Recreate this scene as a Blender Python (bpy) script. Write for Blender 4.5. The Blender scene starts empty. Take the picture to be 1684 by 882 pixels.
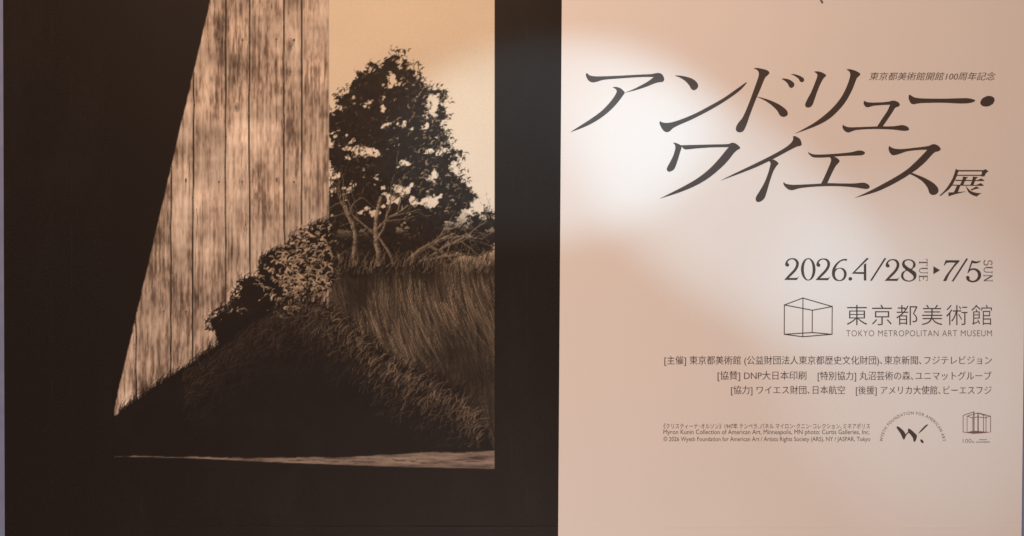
import bpy, bmesh, math, random
from mathutils import Vector, Matrix
from mathutils.geometry import tessellate_polygon

random.seed(7)
scene = bpy.context.scene
C = scene.collection
PX = 842.0                       # measured print units per metre on the poster


def U(px, py, y=0.0):
    """A point of the printed layout -> a point on the poster plane."""
    return Vector(((px - 842.0) / PX, y, (441.0 - py) / PX))


# ------------------------------------------------------------------ camera
cam_d = bpy.data.cameras.new('camera')
cam = bpy.data.objects.new('camera', cam_d)
C.objects.link(cam)
cam_d.sensor_width = 36.0
cam_d.lens = 36.0 * 1.6 / 2.0
cam_d.clip_end = 100.0
cam_d.clip_start = 0.05
cam.location = (0, -1.6, 0)
cam.rotation_euler = (math.radians(90), 0, 0)
scene.camera = cam

# ------------------------------------------------------------------ ambient + view
w = bpy.data.worlds.new('World')
scene.world = w
w.use_nodes = True
w.node_tree.nodes['Background'].inputs[0].default_value = (1.0, 0.76, 0.66, 1)
w.node_tree.nodes['Background'].inputs[1].default_value = 0.20
scene.view_settings.view_transform = 'Standard'
scene.view_settings.look = 'None'
scene.view_settings.exposure = 0.0
scene.view_settings.gamma = 1.0


# ------------------------------------------------------------------ lamps
def aim(o, target, roll=0.0):
    d = (target - o.location).normalized()
    q = d.to_track_quat('-Z', 'Y')
    o.rotation_mode = 'QUATERNION'
    from mathutils import Quaternion
    o.rotation_quaternion = q @ Quaternion((0, 0, 1), roll)


def area(name, loc, target, size, watts, col):
    l = bpy.data.lights.new(name, 'AREA')
    l.shape = 'DISK'
    l.size = size
    l.energy = watts
    l.color = col
    o = bpy.data.objects.new(name, l)
    C.objects.link(o)
    o.location = loc
    aim(o, target)
    return o


def spot(name, loc, target, half_deg, blend, watts, col, stretch=(1, 1), roll=0.0, soft=0.02):
    l = bpy.data.lights.new(name, 'SPOT')
    l.spot_size = math.radians(half_deg * 2)
    l.spot_blend = blend
    l.energy = watts
    l.color = col
    l.shadow_soft_size = soft
    o = bpy.data.objects.new(name, l)
    C.objects.link(o)
    o.location = loc
    o.scale = (stretch[0], stretch[1], 1)
    aim(o, target, math.radians(roll))
    return o


WARM = (1.0, 0.635, 0.405)
COOL = (0.45, 0.80, 1.0)
area('warm_hall_lamp', (-0.60, -1.9, 1.78), U(760, 150), 0.7, 45, WARM)
area('pale_low_fill', (-0.10, -2.1, -1.7), U(980, 850), 1.0, 23, (1.0, 0.86, 0.80))  # added fill from below the view, not a known hall fixture
# cool projector spots that make the bright pool on the white half
spot('pool_spot_left', (0.05, -2.2, 1.1), U(905, 226), 5.4, 0.68, 84, COOL, (1.75, 1.0), 6)
spot('pool_spot_band', (0.45, -2.2, 1.1), U(1190, 335), 5.0, 0.9, 80, COOL, (2.2, 1.0), -33)
spot('pool_spot_low', (0.75, -2.2, 0.9), U(1500, 580), 7.8, 1.0, 46, COOL, (1.3, 1.0), -45)


# ------------------------------------------------------------------ materials
def nodes_of(name):
    m = bpy.data.materials.new(name)
    m.use_nodes = True
    nt = m.node_tree
    return m, nt, nt.nodes['Principled BSDF']


def mth(nt, op, a, b=None, clamp=False):
    n = nt.nodes.new('ShaderNodeMath')
    n.operation = op
    n.use_clamp = clamp
    for i, v in enumerate((a, b)):
        if v is None:
            continue
        if isinstance(v, (int, float)):
            n.inputs[i].default_value = v
        else:
            nt.links.new(v, n.inputs[i])
    return n.outputs[0]


def noise(nt, vec, scale, detail=3, rough=0.55):
    n = nt.nodes.new('ShaderNodeTexNoise')
    n.inputs['Scale'].default_value = scale
    n.inputs['Detail'].default_value = detail
    n.inputs['Roughness'].default_value = rough
    nt.links.new(vec, n.inputs['Vector'])
    return n.outputs['Fac']


def mapping(nt, vec, scale=(1, 1, 1), rot=(0, 0, 0), loc=(0, 0, 0)):
    n = nt.nodes.new('ShaderNodeMapping')
    n.inputs['Scale'].default_value = scale
    n.inputs['Rotation'].default_value = rot
    n.inputs['Location'].default_value = loc
    nt.links.new(vec, n.inputs['Vector'])
    return n.outputs[0]


def ramp(nt, fac, stops):
    n = nt.nodes.new('ShaderNodeValToRGB')
    e = n.color_ramp.elements
    while len(e) < len(stops):
        e.new(0.5)
    for k, (p, c) in enumerate(stops):
        e[k].position = p
        e[k].color = (*c, 1)
    nt.links.new(fac, n.inputs[0])
    return n.outputs[0]


def sheet_bump(nt, bs, strength=0.25):
    """The hung sheet: faint rolling, a fold near the bottom, panel joints."""
    tc = nt.nodes.new('ShaderNodeTexCoord').outputs['Object']
    sep = nt.nodes.new('ShaderNodeSeparateXYZ')
    nt.links.new(tc, sep.inputs[0])

    def fold(axis, pos, width, amp, seed):
        d = mth(nt, 'ABSOLUTE', mth(nt, 'SUBTRACT', sep.outputs[axis], pos))
        k = mth(nt, 'SUBTRACT', 1.0, mth(nt, 'DIVIDE', d, width), True)
        sc = (3, 3, 1) if axis == 'Z' else (1, 3, 3)
        msk = noise(nt, mapping(nt, tc, sc, loc=(seed, 0, seed)), 2.0, 2)
        msk = mth(nt, 'MULTIPLY', mth(nt, 'SUBTRACT', msk, 0.35), 2.5, True)
        return mth(nt, 'MULTIPLY', mth(nt, 'MULTIPLY', k, msk), amp)
    h = fold('Z', (441 - 867) / PX, 0.0035, 0.004, 3.1)
    for px, s in ((85, 1.0), (233, 5.0), (1050, 2.0), (1642, 7.0)):
        h = mth(nt, 'ADD', h, fold('X', (px - 842) / PX, 0.003, 0.0003, s))
    roll = noise(nt, mapping(nt, tc, (1.6, 1, 0.5)), 2.2, 2)
    h = mth(nt, 'ADD', h, mth(nt, 'MULTIPLY', roll, 0.016))
    tex = noise(nt, tc, 420, 2)
    h = mth(nt, 'ADD', h, mth(nt, 'MULTIPLY', tex, 0.00009))
    band = noise(nt, mapping(nt, tc, (30, 1, 0.6), loc=(9, 0, 0)), 1.5, 3)
    h = mth(nt, 'ADD', h, mth(nt, 'MULTIPLY', band, 0.0009))
    b = nt.nodes.new('ShaderNodeBump')
    b.inputs['Strength'].default_value = strength
    b.inputs['Distance'].default_value = 1.0
    nt.links.new(h, b.inputs['Height'])
    nt.links.new(b.outputs[0], bs.inputs['Normal'])
    return tc


def print_mat(name, col, grain=0.06, rough=0.5, spec=0.3, grain_scale=260):
    m, nt, bs = nodes_of(name)
    tc = sheet_bump(nt, bs)
    g = noise(nt, tc, grain_scale, 3, 0.7)
    lo = [c * (1 - grain * 2) for c in col]
    hi = [c * (1 + grain * 2) for c in col]
    nt.links.new(ramp(nt, g, ((0.25, lo), (0.75, hi))), bs.inputs['Base Color'])
    bs.inputs['Roughness'].default_value = rough
    bs.inputs['Specular IOR Level'].default_value = spec
    return m


M = {}
M['paper'] = print_mat('white_printed_sheet', (0.80, 0.765, 0.745), 0.012)
M['black'] = print_mat('black_ink', (0.0165, 0.0120, 0.0100), 0.20, 0.52, 0.17, 330)


def scuffed_black():
    """Black ink with worn vertical rub lines at the panel joints, dust specks and faint smears."""
    m = M['black']
    nt = m.node_tree
    bs = nt.nodes['Principled BSDF']
    tc = nt.nodes.new('ShaderNodeTexCoord').outputs['Object']
    sep = nt.nodes.new('ShaderNodeSeparateXYZ')
    nt.links.new(tc, sep.inputs[0])
    tot = None
    for px, wd, sd, am in ((85, .0018, 1.0, .9), (233, .0022, 5.0, 1.0), (118, .0012, 9.0, .5), (866, .0014, 3.0, 1.0), (310, .0012, 12.0, .5), (842, .001, 15.0, .6)):
        d = mth(nt, 'ABSOLUTE', mth(nt, 'SUBTRACT', sep.outputs['X'], (px - 842) / PX))
        k = mth(nt, 'SUBTRACT', 1.0, mth(nt, 'DIVIDE', d, wd), True)
        ms = mth(nt, 'MULTIPLY', mth(nt, 'SUBTRACT', noise(nt, mapping(nt, tc, (3, 3, 9), loc=(sd, 0, sd)), 1.3, 4), 0.48), 5.0, True)
        k = mth(nt, 'MULTIPLY', mth(nt, 'MULTIPLY', k, ms), am * 0.014)
        tot = k if tot is None else mth(nt, 'ADD', tot, k)
    sp = nt.nodes.new('ShaderNodeTexVoronoi')
    sp.inputs['Scale'].default_value = 34
    nt.links.new(tc, sp.inputs['Vector'])
    dot = mth(nt, 'SUBTRACT', 1.0, mth(nt, 'DIVIDE', sp.outputs['Distance'], 0.045), True)
    pick = nt.nodes.new('ShaderNodeSeparateColor')
    nt.links.new(sp.outputs['Color'], pick.inputs[0])
    dot = mth(nt, 'MULTIPLY', dot, mth(nt, 'GREATER_THAN', pick.outputs[0], 0.86))
    tot = mth(nt, 'ADD', tot, mth(nt, 'MULTIPLY', dot, 0.05))
    smear = mth(nt, 'MULTIPLY', mth(nt, 'SUBTRACT', noise(nt, mapping(nt, tc, (2, 1, 1), (0, .5, 0)), 2.4, 6, 0.7), 0.52), 0.022, True)
    tot = mth(nt, 'ADD', tot, smear)
    add = nt.nodes.new('ShaderNodeVectorMath')
    add.operation = 'ADD'
    nt.links.new(bs.inputs['Base Color'].links[0].from_socket, add.inputs[0])
    nt.links.new(tot, add.inputs[1])
    nt.links.new(add.outputs[0], bs.inputs['Base Color'])


scuffed_black()
M['ink'] = print_mat('brown_black_ink', (0.072, 0.054, 0.048), 0.06, 0.5, 0.35)
M['ink_mid'] = print_mat('small_type_ink', (0.11, 0.08, 0.072), 0.05, 0.5, 0.3)
M['ink_soft'] = print_mat('thin_brown_ink', (0.17, 0.13, 0.115), 0.05, 0.5, 0.3)
M['ink_red'] = print_mat('red_brown_ink', (0.21, 0.125, 0.11), 0.05, 0.5, 0.3)


def picture_mat():
    m, nt, bs = nodes_of('sepia_picture_ink')
    tc = sheet_bump(nt, bs)
    at = nt.nodes.new('ShaderNodeAttribute')
    at.attribute_name = 'ink'
    g = noise(nt, tc, 330, 3, 0.7)
    g = mth(nt, 'ADD', mth(nt, 'MULTIPLY', g, 0.3), 0.85)
    mx = nt.nodes.new('ShaderNodeVectorMath')
    mx.operation = 'SCALE'
    nt.links.new(at.outputs['Color'], mx.inputs[0])
    nt.links.new(g, mx.inputs['Scale'])
    nt.links.new(mx.outputs[0], bs.inputs['Base Color'])
    bs.inputs['Roughness'].default_value = 0.52
    bs.inputs['Specular IOR Level'].default_value = 0.17
    return m


M['picture'] = picture_mat()


def wall_mat():
    m, nt, bs = nodes_of('grey_wall_paint')
    tc = nt.nodes.new('ShaderNodeTexCoord').outputs['Object']
    g = noise(nt, tc, 40, 4)
    nt.links.new(ramp(nt, g, ((0.3, (0.19, 0.225, 0.37)), (0.7, (0.23, 0.265, 0.43)))), bs.inputs['Base Color'])
    bs.inputs['Roughness'].default_value = 0.7
    return m


M['wall'] = wall_mat()


# ------------------------------------------------------------------ mesh helpers
def link(name, bm, mats, parent=None):
    me = bpy.data.meshes.new(name)
    bm.normal_update()
    bm.to_mesh(me)
    bm.free()
    for m in (mats if isinstance(mats, (list, tuple)) else [mats]):
        me.materials.append(m)
    o = bpy.data.objects.new(name, me)
    C.objects.link(o)
    if parent:
        o.parent = parent
    return o


def outline(pts, n=7):
    """Closed outline through points; a point with a third item is a sharp corner."""
    P = [(Vector((p[0], p[1])), len(p) > 2) for p in pts]
    N = len(P)
    out = []
    for i in range(N):
        p0, p1, p2, p3 = P[i - 1], P[i], P[(i + 1) % N], P[(i + 2) % N]
        L = (p2[0] - p1[0]).length

        def tan(a, b, c):
            d = c[0] - a[0]
            if b[1] or d.length < 1e-6:
                return None
            return d.normalized() * L
        t1, t2 = tan(p0, p1, p2), tan(p1, p2, p3)
        if t1 is None and t2 is None:
            out.append(p1[0])
            continue
        ch = p2[0] - p1[0]
        t1 = ch if t1 is None else t1
        t2 = ch if t2 is None else t2
        for k in range(n):
            t = k / n
            out.append(p1[0] * (2*t**3 - 3*t*t + 1) + t1 * (t**3 - 2*t*t + t)
                       + p2[0] * (-2*t**3 + 3*t*t) + t2 * (t**3 - t*t))
    return out


LIFT = [0]


def fill(bm, loops, y, mat=0):
    """Flat fill of closed 2D loops (layout units; later loops are holes), facing the viewer."""
    LIFT[0] += 1
    yy = y - 0.00002 * (LIFT[0] % 9)
    vl = [[Vector((p[0], -p[1], 0)) for p in lp] for lp in loops]
    tris = tessellate_polygon(vl)
    flat = [p for lp in loops for p in lp]
    vs = [bm.verts.new(U(p[0], p[1], yy)) for p in flat]
    for t in tris:
        a, b, c = (vs[k] for k in t)
        if (b.co - a.co).cross(c.co - a.co).y > 0:
            a, c = c, a
        try:
            f = bm.faces.new((a, b, c))
            f.material_index = mat
        except ValueError:
            pass


def glyph(bm, origin, s, shapes, y=-0.0004, mat=0, d=(0, 0)):
    for sh in shapes:
        loops = sh if isinstance(sh[0], list) else [sh]
        fill(bm, [[(origin[0] + (p[0] + d[0]) / s, origin[1] + (p[1] + d[1]) / s) for p in outline(lp)]
                  for lp in loops], y, mat)


def ring(cx, cy, rx, ry, n=12):
    return [(cx + rx * math.cos(2*math.pi*k/n), cy + ry * math.sin(2*math.pi*k/n)) for k in range(n)]


def stroke(bm, pts, w0, w1=None, y=-0.0004, mat=0):
    """A flat line of given width through layout points."""
    w1 = w0 if w1 is None else w1
    P = [Vector(p) for p in pts]
    n = len(P)
    L, R = [], []
    for i, p in enumerate(P):
        a, b = P[max(i-1, 0)], P[min(i+1, n-1)]
        d = (b - a).normalized()
        nn = Vector((-d.y, d.x))
        ww = (w0 + (w1 - w0) * i / (n - 1)) / 2
        L.append(p + nn * ww)
        R.append(p - nn * ww)
    LIFT[0] += 1
    yy = y - 0.00002 * (LIFT[0] % 9)
    lv = [bm.verts.new(U(p.x, p.y, yy)) for p in L]
    rv = [bm.verts.new(U(p.x, p.y, yy)) for p in R]
    for i in range(n - 1):
        q = [lv[i], lv[i+1], rv[i+1], rv[i]]
        if (q[1].co - q[0].co).cross(q[2].co - q[0].co).y > 0:
            q.reverse()
        f = bm.faces.new(q)
        f.material_index = mat


def type_mesh(bm, text, box, y=-0.0004, mat=0, shear=0.0, weight=0.0, thin=0.0, rot=False, space=1.0, arc=None):
    """Set a line of type and fit it to box = (x0, y0, x1, y1) in layout units."""
    cu = bpy.data.curves.new('type', 'FONT')
    cu.body = text
    cu.resolution_u = 3
    cu.offset = weight
    cu.space_character = space
    o = bpy.data.objects.new('type', cu)
    C.objects.link(o)
    dg = bpy.context.evaluated_depsgraph_get()
    me = o.evaluated_get(dg).to_mesh()
    t = bmesh.new()
    t.from_mesh(me)
    o.evaluated_get(dg).to_mesh_clear()
    bpy.data.objects.remove(o)
    bpy.data.curves.remove(cu)
    bmesh.ops.remove_doubles(t, verts=t.verts, dist=1e-5)
    if thin:
        mv = {}
        for e in t.edges:
            if len(e.link_faces) == 1:
                f = e.link_faces[0]
                c = f.calc_center_median()
                d = (e.verts[1].co - e.verts[0].co)
                if d.length < 1e-7:
                    continue
                nn = Vector((-d.y, d.x, 0)).normalized()
                if nn.dot(c - e.verts[0].co) > 0:
                    nn = -nn
                for v in e.verts:
                    a = mv.setdefault(v, Vector())
                    a += nn
        for v, a in mv.items():
            if a.length > 1e-6:
                v.co.y -= a.normalized().y * thin
                v.co.x += a.normalized().x * thin * 0.35
    for v in t.verts:
        v.co.x += v.co.y * shear
    if rot:
        for v in t.verts:
            v.co = Vector((v.co.y, -v.co.x, 0))
    xs = [v.co.x for v in t.verts]
    ys = [v.co.y for v in t.verts]
    x0, x1, y0, y1 = min(xs), max(xs), min(ys), max(ys)
    mp = {}
    for v in t.verts:
        u = (v.co.x - x0) / (x1 - x0)
        q = (v.co.y - y0) / (y1 - y0)
        if arc:
            cx, cy, r, h, a0, a1 = arc
            a = math.radians(a0 + (a1 - a0) * u)
            p = (cx + (r + h*q) * math.cos(a), cy - (r + h*q) * math.sin(a))
        else:
            p = (box[0] + u * (box[2] - box[0]), box[3] - q * (box[3] - box[1]))
        mp[v] = bm.verts.new(U(p[0], p[1], y))
    for f in t.faces:
        q = [mp[v] for v in f.verts]
        if (q[1].co - q[0].co).cross(q[2].co - q[0].co).y > 0:
            q.reverse()
        try:
            nf = bm.faces.new(q)
            nf.material_index = mat
        except ValueError:
            pass
    t.free()


def rect(bm, quad, y, mat=0, nx=1, nz=1):
    """A flat quad given as (tl, tr, br, bl) layout points."""
    vs = [bm.verts.new(U(p[0], p[1], y)) for p in (quad[3], quad[2], quad[1], quad[0])]
    f = bm.faces.new(vs)
    f.material_index = mat


# ------------------------------------------------------------------ the wall behind
bm = bmesh.new()
for v in ((-6, 0.012, -3), (6, 0.012, -3), (6, 0.012, 3), (-6, 0.012, 3)):
    bm.verts.new(v)
bm.verts.ensure_lookup_table()
bm.faces.new(bm.verts)
wall = link('wall', bm, M['wall'])
wall['kind'] = 'structure'

# ------------------------------------------------------------------ the poster board
TOP, BOT = -190, 1075
LT, LB = 4.4, 8.6                # left edge at the top / bottom of the board
RT, RB = 1693.0, 1677.5          # right edge
bm = bmesh.new()
fr = [U(LT, TOP), U(RT, TOP), U(RB, BOT), U(LB, BOT)]
bk = [p + Vector((0, 0.011, 0)) for p in fr]
a = [bm.verts.new(p) for p in fr]
b = [bm.verts.new(p) for p in bk]
bm.faces.new((a[3], a[2], a[1], a[0]))
bm.faces.new(b)
for k in range(4):
    j = (k + 1) % 4
    bm.faces.new((a[k], a[j], b[j], b[k]))
bmesh.ops.recalc_face_normals(bm, faces=bm.faces)
poster = link('exhibition_poster', bm, M['paper'])
poster['label'] = 'large exhibition poster, black picture half beside white half of Japanese lettering, on a wall'
poster['category'] = 'poster'

# black printed half
DT, DB = 925.2, 916.5            # its right edge
bm = bmesh.new()
rect(bm, ((LT, TOP), (DT, TOP), (DB, BOT), (LB, BOT)), -0.0003)
link('black_field', bm, M['black'], poster)

# ------------------------------------------------------------------ the picture: a plain sepia landscape
#   (a generic country scene stands where the poster prints a known painting)
import numpy as np
rng = np.random.default_rng(11)
GX0, GX1, GY0, GY1, GS = 186.0, 814.0, -110.0, 772.0, 1.4
NX, NY = int((GX1 - GX0) / GS) + 1, int((GY1 - GY0) / GS) + 1
xs = np.linspace(GX0, GX1, NX)
ys = np.linspace(GY0, GY1, NY)
X, Y = np.meshgrid(xs, ys)
INK = np.array((0.0165, 0.0120, 0.0100))
img = np.ones((NY, NX, 3)) * INK


def value_noise(sx, sy, octaves=4, gain=0.55):
    """Smooth noise 0..1 with lattice spacing sx, sy in layout units."""
    tot, amp, out = 0.0, 1.0, np.zeros((NY, NX))
    for _ in range(octaves):
        nx, ny = int((GX1 - GX0) / sx) + 3, int((GY1 - GY0) / sy) + 3
        lat = rng.random((ny, nx))
        fx, fy = (X - GX0) / sx, (Y - GY0) / sy
        ix, iy = np.minimum(fx.astype(int), nx - 2), np.minimum(fy.astype(int), ny - 2)
        tx, ty = np.clip(fx - ix, 0, 1), np.clip(fy - iy, 0, 1)
        tx, ty = tx * tx * (3 - 2 * tx), ty * ty * (3 - 2 * ty)
        out += amp * ((lat[iy, ix] * (1 - tx) + lat[iy, ix+1] * tx) * (1 - ty)
                      + (lat[iy+1, ix] * (1 - tx) + lat[iy+1, ix+1] * tx) * ty)
        tot += amp
        amp *= gain
        sx, sy = max(sx / 2, GS), max(sy / 2, GS)
    return out / tot


def smooth(a, b, v):
    t = np.clip((v - a) / (b - a), 0, 1)
    return t * t * (3 - 2 * t)


def lay(mask, col):
    """Blend a colour (or a picture of colours) over the canvas."""
    global img
    m = mask[..., None]
    img = img * (1 - m) + np.asarray(col) * m


def brush(pts, w0, w1, col, alpha=1.0, clip=None, soft=0.9):
    """A soft tapering brush line through layout points."""
    n = len(pts) - 1
    for i in range(n):
        (ax, ay), (bx, by) = pts[i], pts[i+1]
        wa, wb = w0 + (w1 - w0) * i / n, w0 + (w1 - w0) * (i + 1) / n
        r = max(wa, wb) / 2 + soft + 1
        i0 = max(int((min(ax, bx) - r - GX0) / GS), 0)
        i1 = min(int((max(ax, bx) + r - GX0) / GS) + 2, NX)
        j0 = max(int((min(ay, by) - r - GY0) / GS), 0)
        j1 = min(int((max(ay, by) + r - GY0) / GS) + 2, NY)
        if i0 >= i1 or j0 >= j1:
            continue
        x, y = X[j0:j1, i0:i1], Y[j0:j1, i0:i1]
        dx, dy = bx - ax, by - ay
        L = dx * dx + dy * dy + 1e-9
        t = np.clip(((x - ax) * dx + (y - ay) * dy) / L, 0, 1)
        d = np.hypot(x - ax - t * dx, y - ay - t * dy)
        m = np.clip((wa + (wb - wa) * t) / 2 + soft / 2 - d, 0, soft) / soft * alpha
        if clip is not None:
            m = m * clip[j0:j1, i0:i1]
        m = m[..., None]
        img[j0:j1, i0:i1] = img[j0:j1, i0:i1] * (1 - m) + np.asarray(col) * m


def wander(pts, amp, steps=5):
    out = []
    for (ax, ay), (bx, by) in zip(pts[:-1], pts[1:]):
        for k in range(steps):
            t = k / steps
            out.append((ax + (bx - ax) * t + rng.normal(0, amp), ay + (by - ay) * t + rng.normal(0, amp)))
    return out + [pts[-1]]


inside = ((X > 188) & (X < 813)).astype(float)
right = smooth(539.5, 541.5, X) * inside
# sky
sk = value_noise(160, 70, 3)
lay(right * (Y < 470), np.array((0.70, 0.60, 0.46)) * (0.93 + 0.14 * sk)[..., None] + smooth(60, 330, Y)[..., None] * np.array((0.08, 0.09, 0.10)))
# far field under the trees
lay(right * smooth(382, 386, Y + 5 * value_noise(40, 10, 2)), np.array((0.46, 0.37, 0.27)) * (0.7 + 0.5 * value_noise(40, 4, 3))[..., None])

# grass bank, combed by the wind
edge = 436 + 16 * (value_noise(60, 2000, 2) - 0.5)
gm = right * smooth(-14, 12, Y - edge + 10 * (value_noise(5, 40, 2) - .5))
streak = value_noise(5, 60, 4)
body = value_noise(80, 60, 4)
gcol = np.array((0.082, 0.062, 0.046)) * (0.15 + 2.6 * streak * body)[..., None]
lay(gm, gcol)


def at_px(a, x, y):
    return float(a[int(np.clip((y - GY0) / GS, 0, NY-1)), int(np.clip((x - GX0) / GS, 0, NX-1))])


sway = value_noise(110, 90, 2)
for k in range(3600):
    x, y = rng.uniform(528, 812), 418 + 310 * rng.random() ** 1.15
    ln = rng.uniform(12, 70)
    lean = 0.15 + 0.9 * (at_px(sway, x, y) - 0.35) + rng.normal(0, 0.13)
    f = at_px(body, x, y)
    if rng.random() < 0.5:
        col = np.array((0.020, 0.015, 0.012))
    else:
        col = np.array((0.33, 0.255, 0.18)) * rng.uniform(0.2, 1.2) * float(smooth(0.32, 0.68, f) + 0.12)
    brush([(x, y), (x + ln * lean * 0.3, y + ln * 0.45), (x + ln * lean, y + ln)], rng.uniform(0.4, 1.5), 0.3, col, rng.uniform(0.3, 0.85), right * (Y < 760))
lay(gm * smooth(0.46, 0.62, value_noise(70, 45, 3)) * smooth(500, 690, Y) * 0.8, INK * 1.3)

# trees
blobs = [(566, 235, 32, 80), (560, 345, 28, 80), (606, 190, 46, 66), (650, 150, 44, 62), (694, 196, 44, 66), (640, 250, 66, 80),
         (620, 345, 70, 75), (704, 300, 62, 78), (734, 345, 46, 58), (690, 395, 85, 45), (600, 415, 70, 42), (796, 376, 26, 32),
         (660, 420, 95, 28), (770, 404, 40, 16)]
f = np.full((NY, NX), 9.0)
for cx, cy, rx, ry in blobs:
    f = np.minimum(f, np.hypot((X - cx) / rx, (Y - cy) / ry))
f = f + 1.15 * (value_noise(26, 24, 5, 0.7) - 0.5)
gaps = smooth(0.60, 0.66, value_noise(24, 20, 4, 0.65)) * (1 - smooth(330, 400, Y))
tm = right * (1 - smooth(0.90, 0.97, f)) * (1 - gaps)
lay(tm, INK * 1.1 * (0.7 + 1.2 * value_noise(9, 9, 3))[..., None])


def dab(x, y, a, ln, w, col, alpha):
    brush([(x, y), (x + ln * .55 * math.cos(a), y + ln * .55 * math.sin(a)), (x + ln * math.cos(a + .45), y + ln * math.sin(a + .45))],
          w, 0.5, col, alpha, right)


def inside_tree(x, y, lim=1.08):
    return 543 < x < 811 and at_px(f, x, y) < lim


for k in range(3000):                                    # ragged leaf tips
    cx, cy, rx, ry = blobs[rng.integers(len(blobs))]
    t, r = rng.uniform(0, 6.283), rng.uniform(0.72, 1.2)
    x, y = cx + rx * r * math.cos(t), cy + ry * r * math.sin(t)
    if y < 425 and inside_tree(x, y, 1.16):
        dab(x, y, rng.normal(-0.9, 0.8), rng.uniform(2, 9), rng.uniform(1.2, 3.2), INK * rng.uniform(0.8, 1.7), rng.uniform(0.6, 1))


def grow(x, y, a, ln, w, depth, tone):
    """A limb that bends, thins and forks."""
    pts = [(x, y)]
    for _ in range(6):
        a += rng.normal(0, 0.16)
        x, y = x + ln / 6 * math.cos(a), y + ln / 6 * math.sin(a)
        pts.append((x, y))
    w1 = max(w * 0.62, 0.4)
    brush(pts, w, w1, np.array((0.30, 0.24, 0.175)) * tone, 0.9, right)
    if w > 2:
        brush([(q[0] + w * .27, q[1] + .4) for q in pts], w * .42, w1 * .42, np.array((0.05, 0.037, 0.028)), 0.75, right)
        for q in pts[:-1]:
            if rng.random() < .7:
                r_ = rng.uniform(2, 7)
                brush([(q[0] - w * .2, q[1]), (q[0] - w * .2 + rng.normal(0, 1), q[1] - r_)], w * .35, .4, np.array((0.58, 0.49, 0.37)) * tone, rng.uniform(.4, .9), right)
    if depth == 0:
        return
    for _ in range(rng.integers(2, 4)):
        k = rng.integers(2, 7)
        grow(*pts[k], a + rng.normal(0, 0.62), ln * rng.uniform(0.5, 0.8), w1 * rng.uniform(.5, .85), depth - 1, tone * rng.uniform(.6, 1.05))


for x, y, a, ln, w, d in ((582, 432, -1.62, 95, 7.5, 3), (622, 434, -1.5, 110, 8.5, 3), (668, 432, -1.15, 92, 8.0, 3),
                          (700, 428, -0.75, 70, 4.6, 3), (690, 430, -0.32, 62, 3.8, 2), (560, 430, -1.8, 60, 4.0, 2), (646, 432, -1.85, 70, 4.2, 2)):
    grow(x, y, a, ln, w, d, rng.uniform(.75, 1.0))
for k in range(2600):                                    # leaves over the limbs, sunlit towards the open side
    x, y = rng.uniform(545, 805), rng.uniform(100, 420)
    if not inside_tree(x, y, 0.98) or at_px(gaps, x, y) > .5:
        continue
    sun = float(smooth(620, 730, x)) * float(1 - smooth(300, 400, y))
    if rng.random() < 0.45 * sun:
        col = np.array((0.34, 0.27, 0.165)) * rng.uniform(0.3, 1.25)
    elif rng.random() < 0.2:
        col = np.array((0.10, 0.075, 0.05)) * rng.uniform(.4, 1.2)
    else:
        col = INK * rng.uniform(.9, 1.6)
    dab(x, y, rng.normal(-0.7, 0.9), rng.uniform(2, 8), rng.uniform(0.9, 2.6), col, rng.uniform(0.45, 0.95))
lay(right * smooth(-26, 2, Y - edge) * (1 - smooth(0, 34, Y - edge)) * 0.8 * smooth(0.3, 0.55, value_noise(30, 16, 3)), INK * 1.2)
for k in range(500):
    x, y = rng.uniform(540, 810), rng.uniform(428, 452)
    ln = rng.uniform(8, 26)
    brush([(x, y), (x + rng.normal(2, 3), y - ln * .5), (x + rng.normal(5, 5), y - ln)], rng.uniform(.6, 1.4), .3,
          INK * 1.2 if rng.random() < .6 else np.array((0.26, 0.2, 0.14)) * rng.uniform(.3, 1), rng.uniform(.4, .9), right)

# weathered plank wall
left_edge = 372 - (Y + 110) * 0.235 + 2.0 * (value_noise(8, 9, 2) - 0.5)
wm = smooth(-0.8, 1.2, X - left_edge) * (1 - smooth(539.5, 541.5, X))
seams = [224, 281, 318, 372, 411, 467, 496, 545]
tone = np.zeros((NY, NX))
for k, (a, b) in enumerate(zip([150] + seams[:-1], seams)):
    tone += ((X >= a) & (X < b)) * rng.uniform(0.82, 1.14)
grain = value_noise(3.2, 75, 4, 0.6)
stain = value_noise(60, 85, 5, 0.6)
fine = value_noise(2.8, 12, 2)
v = 0.44 * stain + 0.36 * grain + 0.2 * fine
stops = np.array([0.26, 0.40, 0.50, 0.60, 0.72])
cols = np.array([(0.045, 0.031, 0.025), (0.20, 0.146, 0.115), (0.40, 0.315, 0.25), (0.54, 0.44, 0.36), (0.68, 0.585, 0.49)])
bc = np.stack([np.interp(v, stops, cols[:, q]) for q in range(3)], -1) * tone[..., None]
shift = np.zeros((NY, NX))
for a, b in zip([150] + seams[:-1], seams):
    shift += ((X >= a) & (X < b)) * (value_noise(900, 55, 4, 0.6) - 0.5)
bc *= np.clip(1 + 1.1 * shift, .3, 1.7)[..., None]
bc *= np.clip(0.62 + 0.95 * value_noise(150, 120, 3), .5, 1.4)[..., None]
lay(wm, bc)
for x in seams[:-1]:
    p = wander([(x, -110), (x + rng.normal(0, 1), 200), (x + rng.normal(0, 1.5), 500), (x + rng.normal(0, 1.5), 720)], 0.35, 12)
    brush(p, 3.0, 2.4, (0.030, 0.021, 0.017), 0.95, wm)
    brush([(q[0] + 2.6, q[1]) for q in p], 1.2, 1.0, (0.62, 0.52, 0.42), 0.45, wm)
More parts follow.
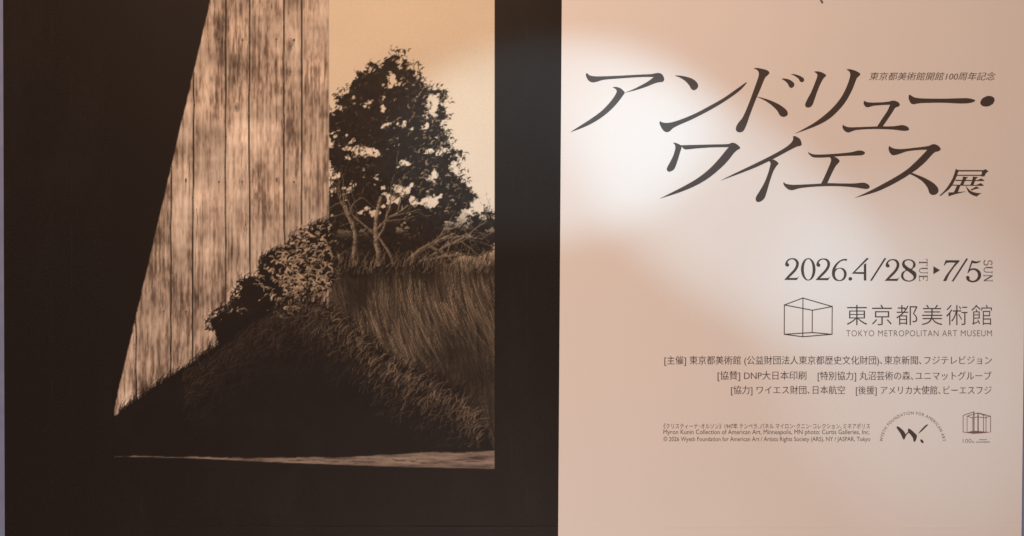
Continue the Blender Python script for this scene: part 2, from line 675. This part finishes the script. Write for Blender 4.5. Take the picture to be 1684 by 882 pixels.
for k in range(130):
    x, y = rng.uniform(200, 538), rng.uniform(-100, 640)
    ln = rng.uniform(15, 120)
    dark = rng.random() < .65
    brush(wander([(x, y), (x + rng.normal(0, 2), y + ln)], 0.5, 5), rng.uniform(.4, 1.3), .2,
          (0.05, 0.034, 0.027) if dark else (0.6, 0.51, 0.42), rng.uniform(.3, .8), wm)
for k in range(16):
    x, y = rng.uniform(240, 530), rng.uniform(0, 520)
    for r in (7, 4.5, 2):
        brush([(x + r * .55 * math.cos(t), y + r * math.sin(t)) for t in np.linspace(0, 6.283, 14)], 1.2, 1.2, (0.07, 0.05, 0.04), 0.45, wm)
for x in seams[:-1]:
    for y in (64, 298, 512):
        brush([(x - 12, y + rng.normal(0, 2)), (x - 12, y + 1)], 2.6, 2.6, (0.03, 0.022, 0.018), .9, wm)
        brush([(x - 12, y + 2), (x - 12.5, y + 22)], 2.2, .4, (0.08, 0.05, 0.035), .4, wm)

# dark shrub against the planks and the dark bank it grows on
bx = np.array([180, 215, 262, 318, 372, 420, 470, 520, 562, 606, 656, 712, 758, 790, 814])
by = np.array([690, 664, 632, 596, 556, 520, 496, 494, 520, 562, 600, 622, 645, 690, 742])
bank = np.interp(X, bx, by) + 10 * (value_noise(16, 3000, 3) - 0.5)
bm_ = smooth(-1.0, 1.5, Y - bank) * inside
blobs2 = [(508, 440, 38, 62), (474, 462, 42, 52), (430, 500, 48, 46), (386, 540, 44, 36), (528, 410, 18, 40), (452, 452, 26, 34)]
f2 = np.full((NY, NX), 9.0)
for cx, cy, rx, ry in blobs2:
    f2 = np.minimum(f2, np.hypot((X - cx) / rx, (Y - cy) / ry))
f2 = f2 + 1.1 * (value_noise(20, 22, 5, 0.68) - 0.5)
sm = np.maximum(1 - smooth(0.9, 0.97, f2), bm_)
lay(sm * inside, INK * (0.85 + 0.4 * value_noise(40, 40, 3))[..., None])
for k in range(1500):
    cx, cy, rx, ry = blobs2[rng.integers(len(blobs2))]
    t, r = rng.uniform(3.0, 6.6), rng.uniform(0.78, 1.12)
    x, y = cx + rx * r * math.cos(t), cy + ry * r * math.sin(t)
    a, ln = rng.normal(-0.9, 0.8), rng.uniform(4, 17)
    brush([(x, y), (x + ln * .5 * math.cos(a), y + ln * .5 * math.sin(a)), (x + ln * math.cos(a + .5), y + ln * math.sin(a + .5))],
          rng.uniform(1.2, 3), 0.4, INK * rng.uniform(.8, 1.6), 0.95, inside)
for k in range(620):                                     # leaves that catch the sun
    x, y = rng.normal(490, 32), rng.normal(442, 44)
    j, i = int((y - GY0) / GS), int((x - GX0) / GS)
    if f2[j, i] > 1.05:
        continue
    a, ln = rng.normal(-0.5, 0.8), rng.uniform(3, 12)
    brush([(x, y), (x + ln * .5 * math.cos(a), y + ln * .5 * math.sin(a)), (x + ln * math.cos(a + .5), y + ln * math.sin(a + .5))],
          rng.uniform(1.0, 3.2), 0.5, np.array((0.46, 0.36, 0.26)) * rng.uniform(.25, 1.4), rng.uniform(.5, 1), inside)
for k in range(900):                                     # grass along the crest
    x = rng.uniform(196, 808)
    y = float(np.interp(x, bx, by))
    a, ln = rng.normal(-1.25, 0.35), abs(rng.normal(0, 12)) + 4
    brush([(x, y + 6), (x + ln * .4 * math.cos(a), y + ln * .4 * math.sin(a)), (x + ln * math.cos(a + .3), y + ln * math.sin(a + .3))],
          rng.uniform(0.8, 2.0), 0.3, INK, 0.95, inside)
for k in range(2200):                                    # dim stalks on the slope, brighter where it faces the open side
    x = rng.uniform(300, 790)
    y = float(np.interp(x, bx, by)) + abs(rng.normal(0, 52)) + 12
    if y > 738:
        continue
    s_ = (0.25 + smooth(400, 620, x)) * math.exp(-((y - np.interp(x, bx, by)) / 70) ** 2)
    a, ln = rng.normal(-1.1, 0.4), rng.uniform(7, 26)
    col = INK * 1.4 + np.array((0.30, 0.225, 0.155)) * float(s_) * rng.random() ** 2.0
    brush([(x, y), (x + ln * .5 * math.cos(a), y + ln * .5 * math.sin(a)), (x + ln * math.cos(a + .3), y + ln * math.sin(a + .3))],
          rng.uniform(0.6, 1.5), 0.3, col, rng.uniform(.4, .9), inside)
# worn pale ground edge at the foot
ptop = np.interp(X, [240, 420, 560, 700, 814], [750, 753.5, 752, 744, 742]) + 5 * (value_noise(22, 3000, 4) - .5)
pbot = np.interp(X, [240, 330, 460, 640, 814], [751.5, 754, 760.5, 767, 771])
pm = smooth(-.6, 1.4, Y - ptop) * (1 - smooth(-.6, .8, Y - pbot)) * inside
lay(pm, np.array((0.33, 0.255, 0.21)) * np.clip(0.05 + 1.5 * value_noise(60, 6, 5, .65) - .12, .05, 1.4)[..., None])
for k in range(60):
    x = rng.uniform(300, 810)
    y = float(np.interp(x, [240, 420, 560, 700, 814], [751, 755, 758, 756, 757])) + rng.normal(0, 3)
    brush([(x, y), (x + rng.uniform(6, 34), y + rng.normal(.6, 1))], rng.uniform(.5, 1.6), .3, INK * 1.5, rng.uniform(.4, .9), pm)
lay((Y > 771).astype(float), INK)
lay((1 - smooth(188, 190, X)), INK)

me = bpy.data.meshes.new('landscape_picture')
vv = np.empty((NY * NX, 3))
vv[:, 0] = (X.ravel() - 842.0) / PX
vv[:, 1] = -0.0006
vv[:, 2] = (441.0 - Y.ravel()) / PX
idx = np.arange(NY * NX).reshape(NY, NX)
quads = np.stack([idx[1:, :-1], idx[1:, 1:], idx[:-1, 1:], idx[:-1, :-1]], -1).reshape(-1, 4)
me.vertices.add(len(vv))
me.vertices.foreach_set('co', vv.ravel())
me.loops.add(quads.size)
me.loops.foreach_set('vertex_index', quads.ravel())
me.polygons.add(len(quads))
me.polygons.foreach_set('loop_start', np.arange(0, quads.size, 4))
me.update()
me.validate()
at = me.color_attributes.new('ink', 'FLOAT_COLOR', 'POINT')
at.data.foreach_set('color', np.concatenate([img.reshape(-1, 3), np.ones((NY * NX, 1))], 1).ravel())
me.materials.append(M['picture'])
picture = bpy.data.objects.new('landscape_picture', me)
C.objects.link(picture)
picture.parent = poster

# ------------------------------------------------------------------ lettering
c = 1                                                    # third item = sharp corner
bm = bmesh.new()
S = 6.785
glyph(bm, (930, 100), S, [
    [(240, 138, c), (262, 160), (300, 172), (370, 176), (600, 168), (850, 155), (960, 150), (1000, 142), (1040, 138), (1075, 152),
     (1098, 190), (1100, 215), (1085, 235), (1040, 242), (1000, 252), (900, 292), (780, 330), (655, 360, c), (740, 326), (850, 272),
     (930, 225), (985, 182, c), (850, 183), (600, 199), (420, 215), (340, 238), (295, 242), (255, 220), (232, 180), (228, 150)],
    [(525, 297, c), (560, 293), (610, 307), (645, 335), (660, 358), (640, 390), (600, 445), (530, 525), (440, 605), (330, 680),
     (200, 745), (50, 800, c), (150, 735), (260, 665), (380, 580), (460, 505), (530, 420), (570, 350), (565, 322), (545, 308)]])
glyph(bm, (1080, 100), S, [
    [(200, 168, c), (240, 166), (320, 178), (390, 200), (440, 235), (462, 275), (450, 310), (415, 330), (385, 315), (365, 280),
     (320, 230), (260, 190)],
    [(38, 675, c), (60, 688), (110, 695), (180, 685), (300, 645), (450, 580), (600, 500), (750, 415), (900, 310), (1000, 240, c),
     (1005, 250, c), (930, 330), (780, 440), (600, 548), (400, 652), (240, 722), (180, 755), (140, 790), (105, 797), (70, 775),
     (40, 725), (30, 690)]])
glyph(bm, (1200, 100), S, [
    [(265, 88, c), (300, 82), (360, 92), (420, 110), (442, 135), (425, 160), (395, 190), (340, 320), (280, 460), (220, 620),
     (185, 720), (150, 785), (105, 800), (72, 780), (70, 745), (95, 695), (140, 640), (200, 510), (260, 350), (310, 210),
     (325, 150), (315, 115), (295, 98)],
    [(297, 403, c), (340, 410), (440, 440), (560, 495), (630, 550), (648, 590), (635, 615), (597, 627), (560, 610), (530, 560),
     (470, 500), (400, 450), (340, 420)],
    [(575, 203, c), (610, 200), (670, 215), (715, 250), (720, 275), (700, 300), (675, 302), (660, 285), (645, 255), (610, 222)],
    [(680, 150, c), (720, 152), (780, 170), (825, 200), (828, 225), (805, 240), (785, 232), (765, 200), (720, 168)]])
glyph(bm, (1300, 100), S, [
    [(262, 123, c), (300, 120), (350, 132), (390, 155), (395, 170), (370, 195), (340, 245), (300, 340), (265, 440), (240, 500),
     (205, 523), (170, 515), (163, 490), (185, 435), (230, 350), (275, 240), (298, 175), (295, 150), (280, 135)],
    [(622, 100, c), (650, 95), (710, 108), (765, 135), (778, 152), (760, 175), (740, 195), (690, 320), (620, 450), (540, 550),
     (430, 650), (300, 722), (150, 780), (45, 815, c), (120, 776), (250, 703), (370, 616), (480, 515), (570, 400), (630, 280),
     (665, 170), (660, 130), (645, 112)],
    [(820, 447, c), (845, 460), (900, 468), (1020, 465), (1090, 458), (1140, 447), (1185, 455), (1218, 485), (1210, 508), (1170, 525),
     (1140, 570), (1080, 660), (1025, 738, c), (965, 738, c), (1020, 650), (1080, 560), (1110, 492, c), (1000, 497), (920, 505),
     (860, 520), (835, 512), (815, 480)],
    [(583, 713, c), (605, 730), (650, 743), (760, 742), (960, 735), (1140, 733), (1200, 725), (1250, 720), (1300, 735), (1323, 765),
     (1305, 780), (1260, 783), (1150, 770), (1000, 763), (850, 765), (730, 775), (680, 790), (645, 802), (605, 785), (580, 750)]])
glyph(bm, (1450, 100), S, [
    [(310, 378, c), (335, 395), (370, 412), (450, 422), (700, 425), (870, 420), (960, 420), (1010, 430), (1040, 445), (1010, 465),
     (960, 475), (870, 478), (700, 470), (480, 472), (400, 478), (355, 487), (320, 470), (300, 425), (300, 395)],
    [(1200, 394), (1245, 410), (1258, 440), (1240, 480), (1190, 508), (1140, 510), (1105, 490), (1100, 460), (1120, 425), (1160, 402)]])
link('title_lettering', bm, M['ink'], poster)
bm = bmesh.new()
glyph(bm, (1070, 215), S, [
    [(248, 135, c), (280, 138), (330, 160), (345, 175), (340, 205), (320, 270), (295, 350), (265, 425), (235, 450), (200, 458),
     (180, 435), (190, 400), (220, 345), (255, 270), (275, 195), (272, 165), (262, 148)],
    [(335, 164, c), (500, 160), (700, 155), (870, 150), (900, 138), (930, 138), (970, 160), (997, 195), (970, 215), (935, 245),
     (850, 350), (740, 455), (620, 547), (480, 625), (320, 690), (95, 762, c), (250, 683), (400, 605), (530, 527), (650, 432),
     (760, 318), (840, 220), (872, 185, c), (700, 187), (500, 200), (390, 210), (365, 200), (348, 180)]])
glyph(bm, (1170, 215), S, [
    [(910, 63, c), (940, 65), (985, 95), (1005, 140), (1000, 165), (950, 180), (850, 230), (690, 316), (500, 407), (300, 485),
     (95, 560, c), (250, 483), (450, 387), (640, 293), (800, 205), (880, 145), (908, 105)],
    [(640, 335, c), (690, 322, c), (730, 345), (747, 370), (725, 395), (690, 455), (650, 570), (615, 690), (590, 755), (550, 790),
     (510, 795), (493, 770), (500, 735), (540, 670), (590, 580), (630, 480), (655, 390), (658, 360)]])
glyph(bm, (1280, 215), S, [
    [(330, 238, c), (355, 253), (400, 266), (500, 267), (620, 260), (740, 250), (820, 240), (880, 225), (930, 225), (965, 248),
     (945, 270), (900, 278), (800, 280), (650, 288), (520, 300), (400, 300), (365, 285), (335, 255)],
    [(560, 290, c), (600, 285, c), (650, 305), (682, 335), (675, 355), (640, 395), (590, 490), (545, 590), (540, 604, c), (470, 604, c),
     (500, 545), (545, 445), (580, 360), (588, 325), (580, 305)],
    [(58, 575, c), (80, 592), (130, 603), (200, 605), (420, 595), (560, 587), (700, 590), (850, 590), (950, 582), (1000, 600),
     (1018, 628), (1000, 648), (960, 650), (860, 635), (700, 622), (530, 620), (350, 630), (230, 645), (150, 665), (110, 655),
     (70, 620), (55, 590)]])
glyph(bm, (1400, 215), 6.783, [
    [(425, 172, c), (445, 188), (490, 203), (560, 207), (700, 193), (860, 172), (900, 155), (940, 155), (980, 180), (995, 210),
     (970, 230), (925, 245), (830, 345), (740, 425), (660, 480), (600, 520), (450, 605), (280, 682), (35, 752, c), (200, 676),
     (350, 597), (500, 513), (620, 435), (720, 345), (800, 265), (848, 213, c), (740, 217), (620, 232), (540, 258), (470, 275),
     (435, 255), (415, 210), (417, 185)],
    [(640, 480, c), (665, 470), (730, 493), (830, 535), (920, 590), (965, 640), (970, 680), (945, 710), (900, 717), (870, 695),
     (850, 640), (800, 575), (740, 530), (680, 497)]])
glyph(bm, (1540, 270), 14.7, [
    [(460, 120, c), (545, 155, c), (520, 200), (490, 290), (440, 400), (380, 510), (300, 610), (200, 690), (110, 765, c), (65, 765, c),
     (130, 710), (230, 600), (320, 470), (400, 320), (450, 170)],
    [(530, 148, c), (1115, 148, c), (1115, 178, c), (525, 178, c)],
    [(1100, 165, c), (1185, 125, c), (1255, 180, c), (1200, 215), (1155, 300, c), (1060, 295, c), (1090, 240)],
    [(500, 262, c), (1085, 262, c), (1080, 285, c), (495, 285, c)],
    [(450, 383, c), (980, 391, c), (1085, 350, c), (1160, 400, c), (1150, 410, c), (470, 410, c)],
    [(360, 500, c), (960, 508, c), (1070, 462, c), (1140, 515, c), (1130, 527, c), (380, 522, c)],
    [(635, 305, c), (765, 318, c), (715, 360), (640, 515, c), (560, 515, c), (625, 380)],
    [(875, 305, c), (1005, 318, c), (950, 365), (890, 515, c), (810, 515, c), (865, 390)],
    [(500, 512, c), (580, 515, c), (510, 690, c), (415, 690, c)],
    [(285, 690, c), (400, 685), (560, 675), (720, 663, c), (560, 702), (430, 735), (290, 780, c)],
    [(705, 520, c), (735, 560), (790, 625), (850, 665), (950, 695), (1085, 710, c), (1030, 735), (970, 785, c), (880, 755),
     (790, 700), (740, 620)],
    [(820, 620, c), (960, 545, c), (1040, 585, c), (930, 607), (840, 637, c)]])
link('title_lettering', bm, M['ink'], poster)

# end of a letter of the line above, cut by the top of the view
bm = bmesh.new()
glyph(bm, (1320, 0), 28.07, [[(620, -190, c), (740, -120), (850, -20), (930, 60), (945, 125), (900, 175), (855, 140), (810, 50), (720, -60)]])
link('heading_lettering', bm, M['ink_soft'], poster)

bm = bmesh.new()
type_mesh(bm, '東京都美術館開館100周年記念', (1429, 119, 1637.5, 132.3), shear=0.26, thin=0.012)
link('anniversary_lettering', bm, M['ink_soft'], poster)

# opening dates
bm = bmesh.new()
D = 8.863
two = [(85, 403, c), (160, 320), (225, 250), (256, 190), (253, 140), (225, 110), (190, 104), (155, 118), (135, 150), (155, 178),
       (150, 203), (122, 208), (100, 188), (105, 150), (140, 105), (195, 88), (258, 98), (295, 145), (295, 195), (270, 250),
       (220, 310), (150, 375, c), (255, 375, c), (280, 368), (305, 345, c), (268, 405, c)]
O1, O2 = (1280, 415), (1450, 415)
glyph(bm, O1, D, [two])
glyph(bm, O1, D, [two], d=(455, 3))
glyph(bm, O1, D, [
    [ring(435, 250, 106, 163), ring(435, 250, 64, 150)],
    [[(1005, 103, c), (960, 98), (900, 118), (840, 165), (795, 230), (780, 300), (790, 360), (825, 405), (885, 420), (950, 405),
      (985, 360), (995, 310), (975, 260), (935, 232), (885, 228), (830, 245, c), (855, 190), (900, 142), (950, 120), (990, 125, c)],
     ring(890, 322, 66, 84)],
    ring(1048, 388, 27, 25),
    [(1285, 85, c), (1318, 90, c), (1115, 290, c), (1245, 290, c), (1245, 178, c), (1280, 162, c), (1280, 412, c), (1245, 412, c),
     (1245, 317, c), (1070, 312, c)],
    [(1545, 85, c), (1572, 88, c), (1362, 415, c), (1335, 415, c)]])
glyph(bm, O2, D, [
    [[(395, 103), (455, 120), (490, 165), (485, 210), (445, 252), (490, 290), (505, 340), (490, 385), (450, 415), (395, 428),
      (330, 415), (290, 380), (280, 340), (300, 290), (345, 258), (310, 220), (295, 175), (310, 130), (350, 108)],
     [(395, 117), (440, 135), (457, 170), (450, 210), (425, 240), (370, 210), (333, 170), (340, 135), (365, 120)],
     [(362, 270), (415, 303), (458, 345), (460, 380), (435, 405), (395, 414), (345, 400), (316, 360), (318, 315), (338, 285)]]])
glyph(bm, O2, D, [two], d=(-42, 13))
link('date_lettering', bm, M['ink'], poster)
bm = bmesh.new()
glyph(bm, O2, D, [
    [(930, 118, c), (1135, 118, c), (1130, 135, c), (1050, 225), (980, 330), (940, 420, c), (893, 420, c), (930, 350), (1010, 240),
     (1075, 152, c), (960, 152), (935, 165), (918, 192, c), (904, 190, c)],
    [(1230, 92, c), (1257, 95, c), (1045, 425, c), (1017, 425, c)],
    [(1310, 118, c), (1380, 135), (1447, 122, c), (1415, 150), (1370, 162), (1320, 157, c), (1285, 245, c), (1330, 234), (1390, 245),
     (1435, 285), (1448, 340), (1425, 395), (1375, 430), (1310, 438), (1250, 415), (1228, 370), (1240, 348), (1265, 350),
     (1280, 370), (1278, 393), (1300, 413), (1345, 414), (1385, 385), (1402, 335), (1385, 285), (1340, 258), (1290, 270),
     (1257, 305, c), (1248, 300, c)]])
link('date_lettering', bm, M['ink'], poster)
bm = bmesh.new()
glyph(bm, O2, D, [[(752, 205, c), (848, 262, c), (752, 320, c)]])
link('arrow_mark', bm, M['ink'], poster)


# weekdays, set on their side: light roman capitals
def roman(bm, strokes, box):
    """strokes in a 100-high upright design space, laid on their side in box."""
    for (x0, y0, x1, y1, wd, W) in strokes:
        def T(x, y):
            u, v = x / W, y / 100.0
            return (box[0] + (box[2] - box[0]) * (1 - v), box[1] + (box[3] - box[1]) * u)
        stroke(bm, [T(x0, y0), T(x1, y1)], wd, wd, -0.0004)


def curve(cx, cy, rx, ry, a0, a1, wd, W, n=8):
    out = []
    for k in range(n):
        t0, t1 = math.radians(a0 + (a1-a0)*k/n), math.radians(a0 + (a1-a0)*(k+1)/n)
        out.append((cx + rx*math.cos(t0), cy - ry*math.sin(t0), cx + rx*math.cos(t1), cy - ry*math.sin(t1), wd, W))
    return out


W = 240
bm = bmesh.new()
# y runs from cap line (0) to base line (100)
roman(bm, [(2, 4, 72, 4, .9, W), (2, 4, 2, 22, .8, W), (72, 4, 72, 22, .8, W), (37, 4, 37, 97, 2.0, W), (24, 98, 50, 98, .8, W),
           (90, 2, 116, 2, .8, W), (102, 2, 102, 66, 1.9, W), (138, 2, 162, 2, .8, W), (150, 2, 150, 66, .9, W)]
      + curve(126, 66, 24, 31, 180, 360, 1.1, W)
      + [(176, 2, 234, 2, .9, W), (176, 98, 238, 98, .9, W), (189, 2, 189, 98, 2.0, W), (190, 48, 218, 48, .9, W), (234, 2, 234, 20, .8, W),
         (238, 98, 238, 78, .8, W), (218, 38, 218, 58, .8, W)], (1511.4, 426.3, 1525.2, 462.5))
link('weekday_lettering', bm, M['ink_soft'], poster)
bm = bmesh.new()
W = 250
roman(bm, curve(34, 27, 24, 24, 40, 250, 1.3, W) + curve(34, 73, 26, 25, 90, -140, 1.5, W) + [(52, 6, 52, 26, .8, W), (8, 76, 8, 96, .8, W)]
      + [(74, 2, 100, 2, .8, W), (87, 2, 87, 66, 1.9, W), (126, 2, 152, 2, .8, W), (139, 2, 139, 66, .9, W)]
      + curve(113, 66, 26, 31, 180, 360, 1.1, W)
      + [(166, 2, 186, 2, .8, W), (178, 2, 178, 98, .9, W), (166, 98, 192, 98, .8, W), (180, 2, 236, 98, 2.1, W),
         (224, 2, 248, 2, .8, W), (236, 2, 236, 98, .9, W)], (1617.5, 427.6, 1631.8, 464))
link('weekday_lettering', bm, M['ink_soft'], poster)

# museum mark and name
bm = bmesh.new()
q = {k: (1280 + x / 9.356, 480 + y / 9.356) for k, (x, y) in dict(
    TL=(92, 203), TT=(378, 97), TR=(828, 228), TM=(522, 285), BL=(90, 655), BB=(375, 692), BR=(825, 655), BM=(520, 628)).items()}
for e in ('TL TT', 'TT TR', 'TR TM', 'TM TL', 'BL BB', 'BB BR', 'BR BM', 'BM BL', 'TL BL', 'TT BB', 'TM BM', 'TR BR'):
    a, b = e.split()
    d = (Vector(q[b]) - Vector(q[a])).normalized() * 0.7
    stroke(bm, [Vector(q[a]) - d, Vector(q[b]) + d], 1.45)
link('cube_emblem', bm, M['ink'], poster)
bm = bmesh.new()
type_mesh(bm, '東京都美術館', (1392.3, 501.5, 1631, 535), weight=-0.010, space=1.16)
link('museum_name', bm, M['ink'], poster)
bm = bmesh.new()
type_mesh(bm, 'TOKYO METROPOLITAN ART MUSEUM', (1391.5, 543.4, 1631, 553.3), weight=-0.010, space=1.1)
link('english_museum_name', bm, M['ink_soft'], poster)

# organisers
for txt, box in (
        ('[主催] 東京都美術館 (公益財団法人東京都歴史文化財団)､東京新聞､フジテレビジョン', (1092.5, 585.5, 1631, 602)),
        ('[協賛] DNP大日本印刷', (1180, 610.5, 1326, 627)),
        ('[特別協力] 丸沼芸術の森､ユニマットグループ', (1344.6, 611, 1630.5, 627.5)),
        ('[協力] ワイエス財団､日本航空', (1202, 634.5, 1389.5, 650.5)),
        ('[後援] アメリカ大使館､ビーエスフジ', (1407.4, 634.8, 1630.5, 651))):
    bm = bmesh.new()
    type_mesh(bm, txt, box, thin=0.013)
    link('organiser_lettering', bm, M['ink_mid'], poster)
# picture caption
for txt, box in (
        ('《クリスティーナ･オルソン》1947年 テンペラ､パネル マイロン･クニン･コレクション､ミネアポリス', (1091, 696.5, 1430.5, 705.5)),
        ('Myron Kunin Collection of American Art, Minneapolis, MN photo: Curtis Galleries, Inc.', (1091, 706.8, 1430, 716.6)),
        ('© 2026 Wyeth Foundation for American Art / Artists Rights Society (ARS), NY / JASPAR, Tokyo', (1091, 718.2, 1431, 728))):
    bm = bmesh.new()
    type_mesh(bm, txt, box, thin=0.006)
    link('caption_lettering', bm, M['ink_soft'], poster)

# foundation emblem: brushed initial under an arc of capitals
bm = bmesh.new()
E = 8.42
O3 = (1440, 665)
glyph(bm, O3, E, [
    [(285, 320, c), (305, 307), (360, 345), (400, 388), (412, 418, c), (450, 378, c), (445, 350), (460, 338), (520, 380), (572, 432, c),
     (562, 480), (540, 520), (525, 512), (515, 470), (490, 430), (455, 392, c), (420, 435), (400, 480), (385, 487), (370, 465), (345, 410)],
    [(575, 425, c), (610, 375), (660, 320), (700, 285), (730, 283, c), (700, 310), (640, 370), (590, 405, c)],
    [(620, 490), (640, 490), (662, 520), (655, 538), (635, 530), (618, 507)]])
emb = link('foundation_emblem', bm, M['ink'], poster)
bm = bmesh.new()
type_mesh(bm, 'WYETH FOUNDATION FOR AMERICAN ART', None, weight=-0.004, space=1.2, arc=(1500.8, 731.5, 49.6, 5.0, 174, 6))
link('arc_lettering', bm, M['ink_soft'], emb)

# anniversary emblem
bm = bmesh.new()


def seg(pts, wd):
    stroke(bm, [(O3[0] + x / E, O3[1] + y / E) for x, y in pts], wd)


for x, y0, y1, wd in ((1210, 155, 385, 1.0), (1265, 165, 388, .9), (1340, 172, 390, .7), (1359, 103, 403, 1.9), (1417, 120, 400, 1.9),
                      (1492, 150, 390, 1.0), (1527, 152, 388, 1.0), (1590, 165, 388, 1.0)):
    seg([(x, y0), (x, y1)], wd)
for p in ([(1210, 155), (1358, 105)], [(1265, 165), (1417, 120), (1492, 150)], [(1265, 165), (1340, 190), (1417, 175)],
          [(1417, 175), (1500, 190), (1590, 165)], [(1430, 122), (1590, 165)], [(1492, 150), (1540, 152)],
          [(1210, 385), (1358, 405)], [(1358, 405), (1417, 398)]):
    seg(p, 0.9)
glyph(bm, O3, E, [[(1265, 388, c), (1340, 372), (1417, 372), (1590, 388, c), (1417, 405), (1340, 400)]])
cen = link('anniversary_emblem', bm, M['ink_red'], poster)
bm = bmesh.new()
type_mesh(bm, '100', (1583.3, 722, 1597.3, 728.4), weight=-0.012)
type_mesh(bm, 'th', (1598, 725.3, 1602, 728.4))
for k in range(8):                                       # a line too small to read in the photograph
    stroke(bm, [(1610.5 + k * 1.6, 723.2), (1611.5 + k * 1.6, 723.2)], 1.3)
type_mesh(bm, 'ANNIVERSARY', (1604.5, 726, 1628.3, 728.5))
link('anniversary_numerals', bm, M['ink_soft'], cen)
